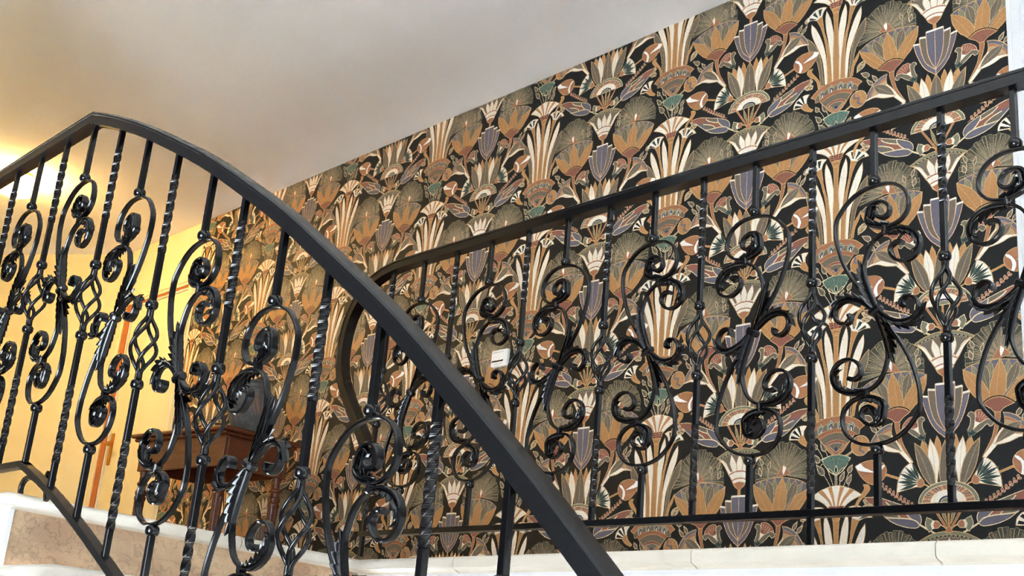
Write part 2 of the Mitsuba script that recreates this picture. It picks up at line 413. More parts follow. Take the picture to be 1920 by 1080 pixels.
    for k in range(9):
        o = a + (b - a) * (k + .6) / 9.6 + np.array([0, -2.5 * math.sin(math.pi * k / 9)])
        for dx, dy in ((2, 12), (10, 3)):
            d = np.array([dx, dy], float)
            n = np.array([-dy, dx]) * .27
            f.F(2, [(*o, 1), tuple(o + d * .7 + n), tuple(o + d), tuple(o + d * .7 - n)], BRK, PCH, 1.3)
    # --- pod
    f.L(3, [(34, -254), (62, -239), (84, -226)], 5, CRL)
    f.F(4, [(247, -146, 1), (229, -164), (203, -187), (173, -212), (145, -226), (113, -234), (89, -234), (78, -217), (83, -199), (102, -185), (131, -173), (172, -159), (208, -148)], PUR, CRL, 2.2, hatch=.3)
    f.F(4, [(246, -147, 1), (208, -149), (173, -160, 1), (190, -177, 1), (229, -164)], BRK, None, hatch=.3)
    f.F(4, [(172, -160, 1), (131, -174, 1), (127, -189, 1), (152, -180), (182, -166, 1)], TAU, None, hatch=.3)
    f.F(4, [(104, -214, 1), (127, -190, 1), (156, -181), (185, -170, 1), (158, -192), (141, -206, 1)], BRK, None, hatch=.3)
    f.F(4, [(146, -206, 1), (158, -193), (192, -179, 1), (176, -208, 1), (152, -209)], TAU, None, hatch=.3)
    for q in ([(105, -213), (126, -191), (131, -174)], [(127, -190), (165, -175), (183, -160)], [(141, -206), (157, -192), (194, -178)], [(84, -226), (110, -211), (150, -207), (186, -203)]):
        f.L(4, q, 3.6, CRL)
    # --- tulip
    f.L(3, [(28, -229), (14, -234), (3, -246)], 4, GLD)
    f.F(4, [(62, -208, 1), (67, -228), (56, -248, 1), (47, -239), (51, -227), (45, -217)], OLI, CRL, 1.8, hatch=.5)
    f.F(4, [(46, -217, 1), (51, -228), (48, -239, 1), (41, -238), (44, -228), (40, -218)], CRM, None)
    f.F(4, [(40, -218, 1), (44, -228), (42, -238, 1), (30, -237), (23, -228, 1), (31, -219)], RUS, CRL, 1.6)
    # ================= palm column
    p.F(1, [(108, 300, 1), (88, 279), (68, 243), (57, 205), (50, 158), (46, 108, 1), (57, 108, 1), (62, 158), (71, 200), (84, 224), (100, 248), (107, 275)], TAU, GLD, 2, hatch=.35)
    p.F(2, [(92, 347, 1), (93, 322), (85, 290), (63, 237), (48, 186), (41, 108, 1), (32, 108, 1), (34, 171), (41, 231), (57, 284), (75, 324)], CRM, GLD, 1.6)
    p.F(2, [(35, 378, 1), (40, 352), (37, 310), (26, 243), (18, 165), (15, 108, 1), (11, 108, 1), (11, 206), (9, 270), (12, 305), (21, 345)], CRM, GLD, 1.6)
    p.F(3, [(74, 358, 1), (52, 364, 1), (47, 325), (43, 300), (28, 244), (19, 187), (16, 108, 1), (30, 108, 1), (33, 192), (38, 247), (51, 304), (62, 335)], OCH, GLD, 2, hatch=.5)
    p.F(3, [(-10, 360, 1), (10, 360, 1), (7, 310), (8, 240), (10, 108, 1), (-10, 108, 1), (-8, 240), (-7, 310)], OCH, GLD, 2, mirror=False, hatch=.5)
    sm = [(34, 392, 1), (50, 398), (73, 398), (91, 389), (106, 377), (115, 364, 1), (92, 364), (75, 357, 1), (52, 364, 1), (46, 380)]
    p.F(3, sm, CRM, GLD, 1.6)
    for a0, a1 in ((100, 78), (64, 44), (30, 14)):
        P = lambda r, a: (60 + r * math.cos(math.radians(a)) * 1.15, 356 + r * math.sin(math.radians(a)))
        p.F(3, [P(13, a0 - 4), P(38, a0), P(38, a1 + 3), P(13, a1 + 4)], TEA, None, smooth=False)
    p.F(4, [(-84, 428, 1), (-62, 441), (-36, 452), (0, 459), (36, 452), (62, 441), (84, 428, 1), (60, 419), (40, 408), (24, 394, 1), (-24, 394, 1), (-40, 408), (-60, 419)], CRM, GLD, 2, mirror=False)
    for x0, x1, y0, x2, x3, y1 in ((2.5, 7, 396, 14, 27, 454), (10, 14, 396, 44, 60, 445)):
        p.F(4, [(x0, y0, 1), (x0 + (x2 - x0) * .35, y0 + (y1 - y0) * .5), (x2, y1 + 2, 1), (x3, y1 - 2, 1), (x1 + (x3 - x1) * .36, y0 + (y1 - y0) * .46), (x1, y0, 1)], OCH, None)
    p.F(4, [(-25, 400, 1), (25, 400, 1), (19, 379, 1), (-19, 379, 1)], DRD, GLD, 1.8, mirror=False, smooth=False)
    for x in (-8, 0, 8):
        p.L(4, [(x, 399), (x * .8, 380)], 1.6, PCH, mirror=False)
    for y in (394, 387):
        p.L(4, [(10, y), (24, y)], 1.4, PCH)
    p.F(4, [(-17, 378, 1), (17, 378, 1), (10, 358, 1), (-10, 358, 1)], OCH, GLD, 2, mirror=False, smooth=False)
    p.L(4, [(-12, 366), (0, 370), (12, 366)], 1.6, DTA, mirror=False)
    # horn from the lotus and its mottled leaf
    p.F(2, [(85, 190, 1), (77, 178), (60, 150), (51, 108, 1), (60, 108, 1), (66, 140), (79, 164)], OCH, GLD, 1.8, mirror=False)
    p.F(2, [(107, 152, 1), (101, 128), (76, 114, 1), (76, 132), (84, 142)], FAW, CRL, 1.6, mirror=False)
    for q in ((90, 130), (96, 140), (86, 124)):
        p.L(2, [(q[0] - 4, q[1]), (q[0] + 5, q[1] + 2)], 2, BLK, mirror=False)
    # basket
    out = [(93, 78, 1), (66, 99), (36, 109), (0, 113), (-36, 109), (-66, 99), (-93, 78, 1), (-62, 55), (-40, 30), (-22, 8), (0, -2), (22, 8), (40, 30), (62, 55)]
    p.F(5, out, RUS, GLD, 2.4, mirror=False, hatch=.5)
    for k, u in enumerate((-66, -50, -34, -17, 0, 17, 34, 50, 66)):
        v = 97 - 17 * (u / 66) ** 2
        if k % 2 == 0:
            p.F(5, [(u, v, 1), (u + 11, v - 14), (u + 10, v - 26, 1), (u - 10, v - 26, 1), (u - 11, v - 14)], TAU, GLD, 1.4, mirror=False, hatch=.5)
        else:
            p.F(5, [(u, v + 5, 1), (u + 11, v - 6), (u + 10, v - 24, 1), (u - 10, v - 24, 1), (u - 11, v - 6)], GRN, CRL, 1.4, mirror=False)
            p.F(5, [(u, v - 2, 1), (u + 6.5, v - 9), (u + 6, v - 22, 1), (u - 6, v - 22, 1), (u - 6.5, v - 9)], NAV, CRL, 1.6, mirror=False)
            p.F(5, [(u, v - 9), (u + 2.2, v - 20), (u - 2.2, v - 20)], CRM, None, mirror=False)
    arc = lambda c, w, e, s=1: [(s * w * t, c - (c - e) * t * t) for t in (-1, -.66, -.33, 0, .33, .66, 1)]
    band = lambda c0, w0, e0, c1, w1, e1: Polygon(arc(c0, w0, e0) + arc(c1, w1, e1, -1))
    for args, col, ln, h in (((77, 70, 56, -2, 1, -2), RUS, GLD, .5), ((65, 58, 46, -2, 1, -2), TAU, GLD, .5), ((44, 37, 32, -2, 1, -2), BRK, GLD, 0), ((35, 27, 29, 6, 1, 6), TAU, CRL, .5)):
        pg = p.g(band(*args).buffer(0)).intersection(p.g(Polygon(curve(out)).buffer(0)))
        put(5, pg, ln)
        put(5, pg.buffer(-1.2), col, h)
    for k in range(21):
        t = (k - 10) / 10.5
        p.L(5, [(66 * t, 75 - 19 * t * t), (62 * t, 67 - 18 * t * t)], 1.4, DRD, mirror=False)
    for k in range(13):
        t = (k - 6) / 6.3
        p.L(5, [(34 * t, 42 - 10 * t * t), (31 * t, 37 - 8 * t * t)], 1.3, DRD, mirror=False)
    put(5, p.g(Point(0, 17).buffer(5)), NAV)
    # green fan and buds under the basket
    p.F(4, [(-47, -13, 1), (-26, -4), (0, 0), (26, -4), (47, -13, 1), (31, -38), (18, -51), (0, -59), (-18, -51), (-31, -38)], GRN, CRL, 2.2, mirror=False)
    p.fan(4, (0, -64), 22, 60, 42, 138, 16, TEA, .3, mirror=False)
    p.fan(4, (0, -64), 24, 56, 48, 132, 9, OLI, .18, mirror=False)
    p.F(4, [(0, -32, 1), (5, -44), (0, -58, 1), (-5, -44)], BLK, CRL, 1.8, mirror=False)
    p.F(4, [(28, -39, 1), (19, -42), (6, -56, 1), (17, -51)], BLK, CRL, 1.6)
    p.L(3, [(0, -58), (0, -92)], 6, OLI, mirror=False, edge=CRL)
    for q in ([(42, -54), (33, -74), (24, -93)], [(14, -74), (11, -93)], [(44, -88), (39, -94)], [(-35, 12), (-27, -4)], [(-64, 24), (-42, -11), (-8, -92)], [(-40, -57), (-28, -75), (-18, -93)], [(-66, -22), (-50, -12), (-33, -6)], [(-52, -34), (-44, -24), (-34, -36)]):
        p.L(3, q, 1.8, CRL, mirror=False)
    for a, b, w in (((53, -33), (40, -55), 7), ((27, -51), (14, -78), 6.5), ((50, -60), (37, -87), 6.5), ((-51, 41), (-35, 12), 8), ((-76, 40), (-65, 20), 7), ((-76, 6), (-55, -20), 8), ((-65, -26), (-40, -57), 9)):
        bud(p, 4, a, b, w, BRK if w < 7.5 else TEA, mirror=False)
    # ball on a stalk
    p.L(3, [(60, 9), (31, -7)], 5, FAW, mirror=False, edge=GLD)
    put(4, p.g(Point(79, 20).buffer(30, 12)), CRL)
    put(4, p.g(Point(79, 20).buffer(28.4, 12)), OCH, .3)
    p.L(4, [(66, 46), (64, 27), (82, 24), (77, 7), (92, -2)], 5.5, PUR, mirror=False, smooth=False)
    p.L(4, [(84, 46), (90, 30), (104, 34)], 1.4, GLD, mirror=False)
    p.L(4, [(88, 22), (104, 12)], 1.4, GLD, mirror=False)
    # striped fan
    q = f
    q.F(5, [(179, -237, 1), (182, -221), (193, -208), (207, -201), (225, -197), (241, -199, 1), (231, -213), (230, -228, 1), (214, -240, 1), (200, -238)], CRM, GLD, 1.6, mirror=False)
    for a0, a1 in ((174, 160), (146, 132), (118, 104)):
        P = lambda r, a: (225 + r * math.cos(math.radians(a)), -238 + r * math.sin(math.radians(a)))
        q.F(5, [P(10, a0), P(42, a0), P(40, a1), P(10, a1)], BLK, None, mirror=False, smooth=False)
    q.F(5, [(217, -228, 1), (230, -228, 1), (239, -246), (254, -259, 1), (249, -265, 1), (226, -255), (212, -243, 1)], OCH, GLD, 2, mirror=False)


def flat_print():
    """the print's shapes without overlaps inside one repeat, as triangles: (vertices u v, triangles, colour per vertex, hatch per vertex)"""
    draw_print()
    cell = box(-RW / 2, -RH / 2, RW / 2, RH / 2)
    every = []
    for layer, g, col, h in ART:
        for i in (-2, -1, 0, 1, 2):
            for j in (-2, -1, 0, 1, 2):
                du, dv = i * RW, (j + (.5 if i % 2 else 0)) * RH
                x0, y0, x1, y1 = g.bounds
                if x1 + du < -RW / 2 or x0 + du > RW / 2 or y1 + dv < -RH / 2 or y0 + dv > RH / 2:
                    continue
                c = affinity.translate(g.simplify(.12), du, dv).intersection(cell)
                if c.area > .3:
                    every.append((layer, c, col, h))
    order = sorted(range(len(every)), key=lambda k: every[k][0])
    shapes = [every[k][1] for k in order]
    tree = STRtree(shapes)
    out = []
    for n, k in enumerate(order):
        over = [shapes[m] for m in tree.query(shapes[n]) if m > n]
        g = shapes[n].difference(unary_union(over)) if over else shapes[n]
        for piece in getattr(g, 'geoms', [g]):
            if piece.geom_type == 'Polygon' and piece.area > .25:
                out.append((piece, every[k][2], every[k][3]))
    return out


def triangles(poly):
    rings = [np.array(poly.exterior.coords)[:-1]] + [np.array(r.coords)[:-1] for r in poly.interiors]
    v = np.vstack(rings)
    ends = np.cumsum([len(r) for r in rings]).astype(np.uint32)
    return v, earcut.triangulate_float64(v, ends).reshape(-1, 3)
# ---------------------------------------------------------------- materials
def speckle(col, amount, scale, blotch=0.0, bscale=2.0):
    c = mi.Color3f(*col)
    def fn(p, n, uv):
        g = 1 + amount * (noise(p.x * scale, p.y * scale, p.z * scale) - .5) + blotch * (fbm(p.x * bscale, p.y * bscale, p.z * bscale) - .5)
        return c * g
    return proc(fn)


scene['mat_ceiling'] = {'type': 'twosided', 'bsdf': {'type': 'diffuse', 'reflectance': speckle(lin((236, 234, 232)), .05, 260, .05, 1.3)}}
scene['mat_white'] = principled(speckle(lin((212, 212, 212)), .03, 200), .55, specular=.3)
scene['mat_hall'] = {'type': 'twosided', 'bsdf': {'type': 'diffuse', 'reflectance': rgb(lin((150, 150, 150)))}}
scene['mat_parquet'] = principled(lin((88, 56, 36)), .4, specular=.4)
scene['mat_panel'] = principled(lin((84, 84, 88)), .5, specular=.3)
scene['mat_cream'] = {'type': 'twosided', 'bsdf': {'type': 'diffuse', 'reflectance': speckle(lin((232, 224, 192)), .05, 220, .04, 1.7)}}
scene['mat_casing'] = principled(lin((228, 218, 188)), .45, specular=.4)
scene['mat_oak'] = principled(lin((176, 100, 44)), .45, specular=.4)
scene['mat_lowerfloor'] = principled(lin((136, 134, 132)), .5, specular=.3)


def marble_white(p, n, uv):
    g = fbm(p.x * 6 + 3, p.y * 6, p.z * 9, octaves=4)
    v = 1 - smoothstep(0, .05, dr.abs(fbm(p.x * 3, p.y * 3, p.z * 3 + 7, octaves=4) - .5))
    return mix(lin((208, 202, 190)), lin((198, 189, 172)), g) * (1 - .05 * v) * (.98 + .04 * noise(p.x * 300, p.y * 300, p.z * 300))


def marble_beige(p, n, uv):
    g = fbm(p.x * 9, p.y * 9, p.z * 12 + 3, octaves=5)
    h = fbm(p.x * 3 + 11, p.y * 3, p.z * 4, octaves=3)
    c = mix(lin((178, 148, 118)), lin((206, 176, 142)), smoothstep(.3, .7, g))
    c = c * (1 - .5 * smoothstep(.5, .75, h)) + mi.Color3f(*lin((168, 122, 92))) * (.5 * smoothstep(.5, .75, h))
    w = 2.2 * (fbm(p.x * 40, p.y * 40, p.z * 40) - .5)
    v = 1 - smoothstep(0, .07, dr.abs(fbm(p.x * 26 + w, p.y * 26, p.z * 34 + w, octaves=2) - .5))
    c = c * (1 - .22 * v)
    return c * (.9 + .2 * noise(p.x * 420, p.y * 420, p.z * 420))


scene['mat_marble'] = principled(proc(marble_white), .32, specular=.5)
scene['mat_beige'] = principled(proc(marble_beige), .4, specular=.45)
scene['mat_iron'] = principled(lin((5, 5, 6)), .14, specular=.5)


def iron_worn(p, n, uv):
    g = noise(p.x * 900, p.y * 900, p.z * 900)
    return mix(lin((8, 8, 9)), lin((17, 17, 19)), g)


scene['mat_rail'] = principled(proc(iron_worn), .3, specular=.35)


def print_colour(p, n, uv):
    k = dr.floor(uv.x)
    c = mi.Color3f(*lin(PALETTE[0]))
    for i in range(1, len(PALETTE)):
        c = dr.select(dr.abs(k - i) < .5, mi.Color3f(*lin(PALETTE[i])), c)
    a = uv.y * math.pi
    h = uv.y > .01
    w = (fbm(p.x * 60, p.z * 60, 1.5) - .5) * 9
    s = dr.sin((p.x * dr.cos(a) + p.z * dr.sin(a)) * 2 * math.pi / .0052 + w)
    grain = noise(p.x * 700, p.z * 700) - .5
    weave = noise(p.x * 240, p.z * 900) - .5
    dark = smoothstep(.35, .95, s) * dr.select(h, .26, 0.0)
    return .9 * c * (1 + dr.select(k > .5, .3, .5) * grain + .1 * weave) * (1 - dark)


scene['mat_print'] = principled(proc(print_colour), .55, specular=.25)

# ---------------------------------------------------------------- the setting
CEIL = M(0, 0, .573)[2]
LOW = -2.9
XL, XR = -4.12 * S, .57 * S                                        # the papered stretch of the back wall


def wall_box(name, lo, hi, mat, parent=None):
    return obj(name, ply(block(np.array(lo), np.array(hi)), mat), parent, kind=None if parent else 'structure')


wall_box('ceiling', (-11, -5.6, CEIL), (7.4, .3, CEIL + .2), 'mat_ceiling')
A0, A1, A2, A3 = (-.723, -2.04), (-.972, -.928), (2.9, -1.121), (-8.2, -2.04)
fl = [(S * x, S * y) for x, y in (A0, A1, A2, (2.9, 0), (-5.14, 0), A3)]
obj('floor', ply(prism(Polygon(fl).buffer(-.03, join_style=2), -.25, -.001), 'mat_parquet'), kind='structure')
wall_box('floor_lower', (-2.1, -5.6, LOW - .2), (7.4, 0, LOW), 'mat_lowerfloor')
wall_box('wall_back', (XL, 0, -.25), (3.6, .2, CEIL), 'mat_white')
# the yellow end of the back wall with its door opening
d0, d1, dz = -4.985 * S, -4.2 * S, M(0, 0, .20)[2]
yw = join([block((-6.3, 0, -.25), (d0, .2, CEIL)), block((d1, 0, -.25), (XL, .2, CEIL)), block((d0, 0, dz), (d1, .2, CEIL))])
obj('wall_passage', ply(yw, 'mat_cream'), kind='structure')
c0 = np.array([-5.14 * S, 0.0])
dv_ = np.array([-.832, -.555])
nv_ = np.array([-.555, .832])
q = [c0 + np.array([.0, 0]), c0 + dv_ * 5.2, c0 + dv_ * 5.2 + nv_ * .2, c0 + nv_ * .2]
obj('wall_left', ply(prism(q, -.25, CEIL), 'mat_cream'), kind='structure')
wall_box('wall_hall_left', (-2.1, -5.6, LOW), (-1.9, S * -2.42, CEIL), 'mat_panel')
wall_box('wall_passage_front', (-11, S * -2.6, LOW), (-2.1, S * -2.42, CEIL), 'mat_cream')
wall_box('wall_right', (7.2, -5.6, LOW), (7.4, 0, CEIL), 'mat_hall')
wall_box('wall_well_end', (3.4, S * -1.15, LOW), (3.6, 0, CEIL), 'mat_hall')
# the stairwell wall under the landing's edge, and the white side of the flight
obj('wall_stairwell', ply(prism([(S * x, S * y) for x, y in ((-.955, -.905), (2.9, -1.098), (2.9, -.9), (-.955, -.75))], LOW, -.04), 'mat_white'), kind='structure')

# front wall with the tall hall window that the daylight comes through
W0, W1, WZ0, WZ1, WY = -.2, 1.7, -1.6, 1.0, -5.3
fw = join([block((-2.1, WY - .3, LOW), (W0, WY, CEIL)), block((W1, WY - .3, LOW), (7.4, WY, CEIL)), block((W0, WY - .3, WZ1), (W1, WY, CEIL)), block((W0, WY - .3, LOW), (W1, WY, WZ0))])
obj('wall_front', ply(fw, 'mat_panel'), kind='structure')
wk = obj('window_1', ply(join([block((W0, WY - .14, WZ0), (W1, WY - .06, WZ0 + .07)), block((W0, WY - .14, WZ1 - .07), (W1, WY - .06, WZ1))]), 'mat_white'), kind='structure')
for k in range(3):
    x = W0 + (W1 - W0) * k / 2
    obj('mullion', ply(block((x - .04, WY - .14, WZ0), (x + .04, WY - .06, WZ1)), 'mat_white'), wk)

# wallpaper: the repeat's flat shapes laid over the wall, cut at its edges
cell_shapes = flat_print()
cell_tri = [(triangles(g), c, h) for g, c, h in cell_shapes]
sheet = box(XL, 0, XR, CEIL)
U0, V0 = .3455 * S, M(0, 0, .018)[2]
us = S / 1000
base_v, base_f, base_uv, n0 = [], [], [], 0
for (v, f), c, h in cell_tri:
    base_v.append(v), base_f.append(f + n0), base_uv.append(np.tile([[c + .5, h]], (len(v), 1)))
    n0 += len(v)
base_v, base_f, base_uv = np.vstack(base_v), np.vstack(base_f), np.vstack(base_uv)
pv, pf, pu, n0 = [np.array([[XL, 0], [XR, 0], [XR, CEIL], [XL, CEIL]])], [np.array([[0, 1, 2], [0, 2, 3]])], [np.tile([[.5, 0.]], (4, 1))], 4
lift = [np.zeros(4)]
for i in range(-9, 3):
    for j in range(-7, 7):
        cu, cv = U0 + i * RW * us, V0 + (j + (.5 if i % 2 else 0)) * RH * us
        lo, hi = np.array([cu - RW * us / 2, cv - RH * us / 2]), np.array([cu + RW * us / 2, cv + RH * us / 2])
        if hi[0] < XL or lo[0] > XR or hi[1] < 0 or lo[1] > CEIL:
            continue
        if lo[0] >= XL and hi[0] <= XR and lo[1] >= 0 and hi[1] <= CEIL:
            v, f, uv = base_v * us + [cu, cv], base_f, base_uv
        else:
            vs, fs, uvs, m0 = [], [], [], 0
            cut = affinity.scale(affinity.translate(sheet, -cu, -cv), 1 / us, 1 / us, origin=(0, 0))
            for g, c, h in cell_shapes:
                g2 = g.intersection(cut)
                for pc in getattr(g2, 'geoms', [g2]):
                    if pc.geom_type == 'Polygon' and pc.area > .2:
                        a, b = triangles(pc)
                        vs.append(a), fs.append(b + m0), uvs.append(np.tile([[c + .5, h]], (len(a), 1)))
                        m0 += len(a)
            if not vs:
                continue
            v, f, uv = np.vstack(vs) * us + [cu, cv], np.vstack(fs), np.vstack(uvs)
        pv.append(v), pf.append(f + n0), pu.append(uv), lift.append(np.full(len(v), .00025))
        n0 += len(v)
pv, pf, pu, lift = np.vstack(pv), np.vstack(pf), np.vstack(pu), np.concatenate(lift)
paper = trimesh.Trimesh(np.stack([pv[:, 0], -.001 - lift, pv[:, 1]], 1), pf, process=False)
a = np.cross(paper.vertices[pf[:, 1]] - paper.vertices[pf[:, 0]], paper.vertices[pf[:, 2]] - paper.vertices[pf[:, 0]])[:, 1]
pf[a > 0] = pf[a > 0][:, ::-1]
paper = trimesh.Trimesh(paper.vertices, pf, process=False)
obj('wallpaper', mikit.ply(paper, 'mat_print', smooth=False, uv=pu), 'wall_back', label='black wallpaper printed with lotus flowers, palms and fans')

# trims: the strip at the paper's left end, the white door casing at its right end
obj('trim_1', ply(block((XL - .014, -.006, 0), (XL + .002, .0, CEIL)), 'mat_casing'), kind='structure')
pr = [(0, 0), (0, .012), (.004, .018), (.018, .018), (.022, .024), (.05, .024), (.056, .018), (.085, .018), (.09, .03), (.12, .03), (.12, 0)]
cas = trimesh.creation.extrude_polygon(Polygon([(XR - .002 + a, -b) for a, b in pr]), CEIL - .001, engine='earcut')
obj('trim_2', ply(cas, 'mat_white'), kind='structure')

# landing edge: marble nosing slabs
nose = [(-.043, .024), (-.036, .022), (-.0335, .010), (-.031, .0035), (-.027, .0005), (-.012, 0), (-.005, .002), (-.001, .007), (0, .014), (0, .3), (-.034, .3), (-.043, .26)]
nose = [(S * a, S * b) for a, b in nose]


def nosing(pts, z, parent, name='slab', **more):
    P = [(S * x, S * y, z) for x, y in pts]
    obj(name, ply(sweep(P, nose, side=(0, 0, 1)), 'mat_marble', smooth=40), parent, **more)


ck = key('trim_3')
note(ck, kind='structure')
L = lambda p, q, t: (p[0] + (q[0] - p[0]) * t, p[1] + (q[1] - p[1]) * t)
gap = .0012
xs = [A3, L(A3, A0, .45), L(A3, A0, .88)]
nosing([xs[0], xs[1]], 0, ck)
nosing([L(xs[1], xs[2], gap), xs[2]], 0, ck)
nosing([L(xs[2], A0, .01), A0, L(A0, A1, .60)], 0, ck)
nosing([L(A0, A1, .602), A1, L(A1, A2, .115)], 0, ck)
for a, b in ((.1155, .325), (.3255, .47), (.4705, .72), (.7205, 1)):
    nosing([L(A1, A2, a), L(A1, A2, b)], 0, ck)

# the flight of steps
UNDER = [(-1.6, -.608), (-1.245, -.608), (-.927, -.607), (-.77, -.608), (-.60, -.672), (-.44, -.742), (-.28, -.820), (-.125, -.900), (.03, -.990), (.19, -1.088), (.346, -1.195),
         (.505, -1.306), (.658, -1.425), (.815, -1.555), (.97, -1.692), (1.13, -1.840), (1.35, -2.05)]
ux, uz = np.array(UNDER).T
_under = CubicSpline(ux[3:], uz[3:])
def rail_under(x): return np.where(np.asarray(x) < -.77, -.608, _under(np.maximum(x, -.77)))


sk = key('staircase')
note(sk, kind='structure')
prof = [(S * -8.2, -.04), (S * (A0[0] - .022), -.04)]
zprev = 0.0
for k in range(1, 8):
    x = A0[0] + .296 * k
    z = S * (float(rail_under(x)) - .818 - .088 + 1.499)
    off = lambda p, dx=0.0: (p[0] + .296 * k + dx, p[1])
    nosing([off(A0, -.285), off(A0), off(A1, 0)], z, sk, 'tread')
    r0, r1 = (A0[0] + .296 * (k - 1) - .022, A0[1] + .022), (A1[0] + .296 * (k - 1) - .022, A1[1])
    obj('riser', ply(prism([(S * a, S * b) for a, b in (r0, r1, (r1[0] - .02, r1[1]), (r0[0] - .02, r0[1]))], z - .05, zprev - .04), 'mat_beige'), sk)
    prof += [(S * (A0[0] - .022 + .296 * (k - 1)), z - .04), (S * (x - .022), z - .04)]
    zprev = z
prof += [(S * (A0[0] + .296 * 7 - .022), LOW), (S * -8.2, LOW)]
side = trimesh.creation.extrude_polygon(Polygon(prof), .012, engine='earcut')
side.apply_transform([[1, 0, 0, 0], [0, 0, -1, S * -2.019 + .012], [0, 1, 0, 0], [0, 0, 0, 1]])
obj('side_wall', ply(solid(side), 'mat_white'), sk)

# door in the yellow wall
dk = key('door_1')
note(dk, kind='structure')
cp = [(0, 0), (.012, .014), (.05, .02), (.058, .012), (.07, .012), (.07, 0)]
ca = trimesh.creation.extrude_polygon(Polygon([(d0 - .07 + a, -b) for a, b in cp]), dz + .07, engine='earcut')
cb = trimesh.creation.extrude_polygon(Polygon([(d1 + .07 - a, -b) for a, b in cp]), dz + .07, engine='earcut')
obj('casing', ply(ca, 'mat_casing'), dk)
obj('casing', ply(solid(cb), 'mat_casing'), dk)
cc = sweep([(d0 - .07, 0, dz), (d1 + .07, 0, dz)], [(b, a) for b, a in [(0, 0), (.012, 0), (.012, .015), (.02, .02), (.014, .06), (0, .07)]], side=(0, -1, 0))
obj('casing', ply(cc, 'mat_casing'), dk)
obj('jamb', ply(block((d0, -.004, 0), (d0 + .075, .1, dz)), 'mat_oak'), dk, label='orange wood door jamb')
obj('jamb', ply(block((d0 + .076, -.003, dz - .014), (d1, .1, dz)), 'mat_oak'), dk)
obj('seal', ply(block((d0 + .0755, .002, 0), (d0 + .099, .09, dz - .0285)), 'mat_white'), dk, label='white draught seal')
obj('seal', ply(block((d0 + .1, .002, dz - .028), (d1, .09, dz - .0145)), 'mat_white'), dk)
lk = obj('leaf', ply(block((d0 + .0995, .012, .004), (d1 - .002, .055, dz - .029)), 'mat_cream'), dk)

# ---------------------------------------------------------------- wrought ironwork
# one scroll panel, in millimetres from its middle collar: u along the railing, v up; the lower half is the upper half turned by 180 degrees
OUTER = [(1, 246), (6, 235), (19, 227), (33, 231), (39, 244), (33, 259), (20, 268), (4, 270), (-12, 264), (-19, 250), (-21, 236), (-22, 226), (-13, 214), (3, 206), (23, 202), (42, 203), (61, 208),
         (76, 219), (86, 234), (88, 256), (80, 281), (62, 300), (38, 311), (10, 314), (-22, 311), (-53, 300), (-76, 283), (-94, 262), (-104, 244), (-106, 225), (-105, 199), (-99, 172), (-89, 141),
         (-76, 112), (-62, 88), (-46, 64), (-30, 42), (-17, 24), (-9, 8)]
INNER = [(71, 154), (64, 157), (50, 156), (40, 146), (41, 131), (54, 115), (72, 108), (92, 111), (109, 124), (116, 144), (112, 163), (98, 180), (75, 191), (51, 194), (28, 190), (7, 181), (-11, 165), (-22, 143),
         (-28, 123), (-29, 105), (-25, 84), (-18, 60), (-8, 33), (2, 8)]
SIDE = [(68, 0), (66, 10), (72, 19), (87, 20), (101, 11), (107, -5), (103, -22), (88, -33), (66, -35), (44, -28), (24, -15), (8, -2)]
P3 = lambda pts: np.array([(a / 1000, 0, b / 1000) for a, b in pts])
TURN = np.diag([-1., 1, -1, 1])
BAR = .014


def strap(pts, w=.014, h=.007, grow=1.35):
    c = spline(P3(pts), .0045)
    n = len(c)
    s = np.ones((n, 2))
    e = np.linspace(0, 1, n) / .10
    s[:, 1] = np.where(e < 1, 1.5 - .5 * np.clip(e, 0, 1), 1)       # the hammered end of the spiral
    s[:, 0] = 1 + (grow - 1) * np.clip(1 - np.linspace(0, 1, n) / .45, 0, 1) ** .7
    return sweep(c, rect(w, h, .0022), scale=s)


def leaf(pts, sign, w0, lobes, lift=.0048, flare=.007):
    """an acanthus leaf laid along a curve, on the side that sign gives"""
    c = spline(P3(pts), .002)
    n = lobes * 8 + 1
    i = np.linspace(0, len(c) - 1, n)
    c = np.stack([np.interp(i, np.arange(len(c)), c[:, k]) for k in range(3)], 1)
    t = np.gradient(c, axis=0)
    t /= np.linalg.norm(t, axis=1, keepdims=True)
    nn = np.stack([-t[:, 2], np.zeros(n), t[:, 0]], 1) * sign
    s = np.linspace(0, 1, n)
    lobe = ((s * lobes) % 1.0)
    lobe[-1] = 1
    env = np.clip(np.sin(math.pi * np.clip(.16 + .8 * s, 0, 1)), 0, 1) ** .6
    w = w0 * env * (.62 + .38 * lobe ** .7)
    J = np.linspace(-1, 1, 9)
    top = []
    for j in J:
        e = abs(j)
        ridge = .0011 * math.cos(j * math.pi * 4)
        off = lift + flare * e ** 2.2 * env * (.35 + .65 * lobe) + ridge * env + .009 * np.clip((s - .86) / .14, 0, 1) ** 2
        top.append(c + nn * off[:, None] + np.array([0, 1.0, 0]) * (w * j)[:, None] + t * (e * lobe * .006)[:, None])
    top = np.stack(top, 1)
    bot = top - nn[:, None] * .0016
    m = len(J)
    v = np.vstack([top.reshape(-1, 3), bot.reshape(-1, 3)])
    K = n * m
    f = []
    for a in range(n - 1):
        for b in range(m - 1):
            p, q_, r, u = a * m + b, a * m + b + 1, (a + 1) * m + b + 1, (a + 1) * m + b
            f += [[p, q_, r], [p, r, u], [K + p, K + r, K + q_], [K + p, K + u, K + r]]
    rim = [a * m for a in range(n)] + [(n - 1) * m + b for b in range(1, m)] + [a * m + m - 1 for a in range(n - 2, -1, -1)] + [b for b in range(m - 2, 0, -1)]
    for a, b in zip(rim, rim[1:] + rim[:1]):
        f += [[a, b, K + b], [a, K + b, K + a]]
    return solid(trimesh.Trimesh(v, f, process=False))


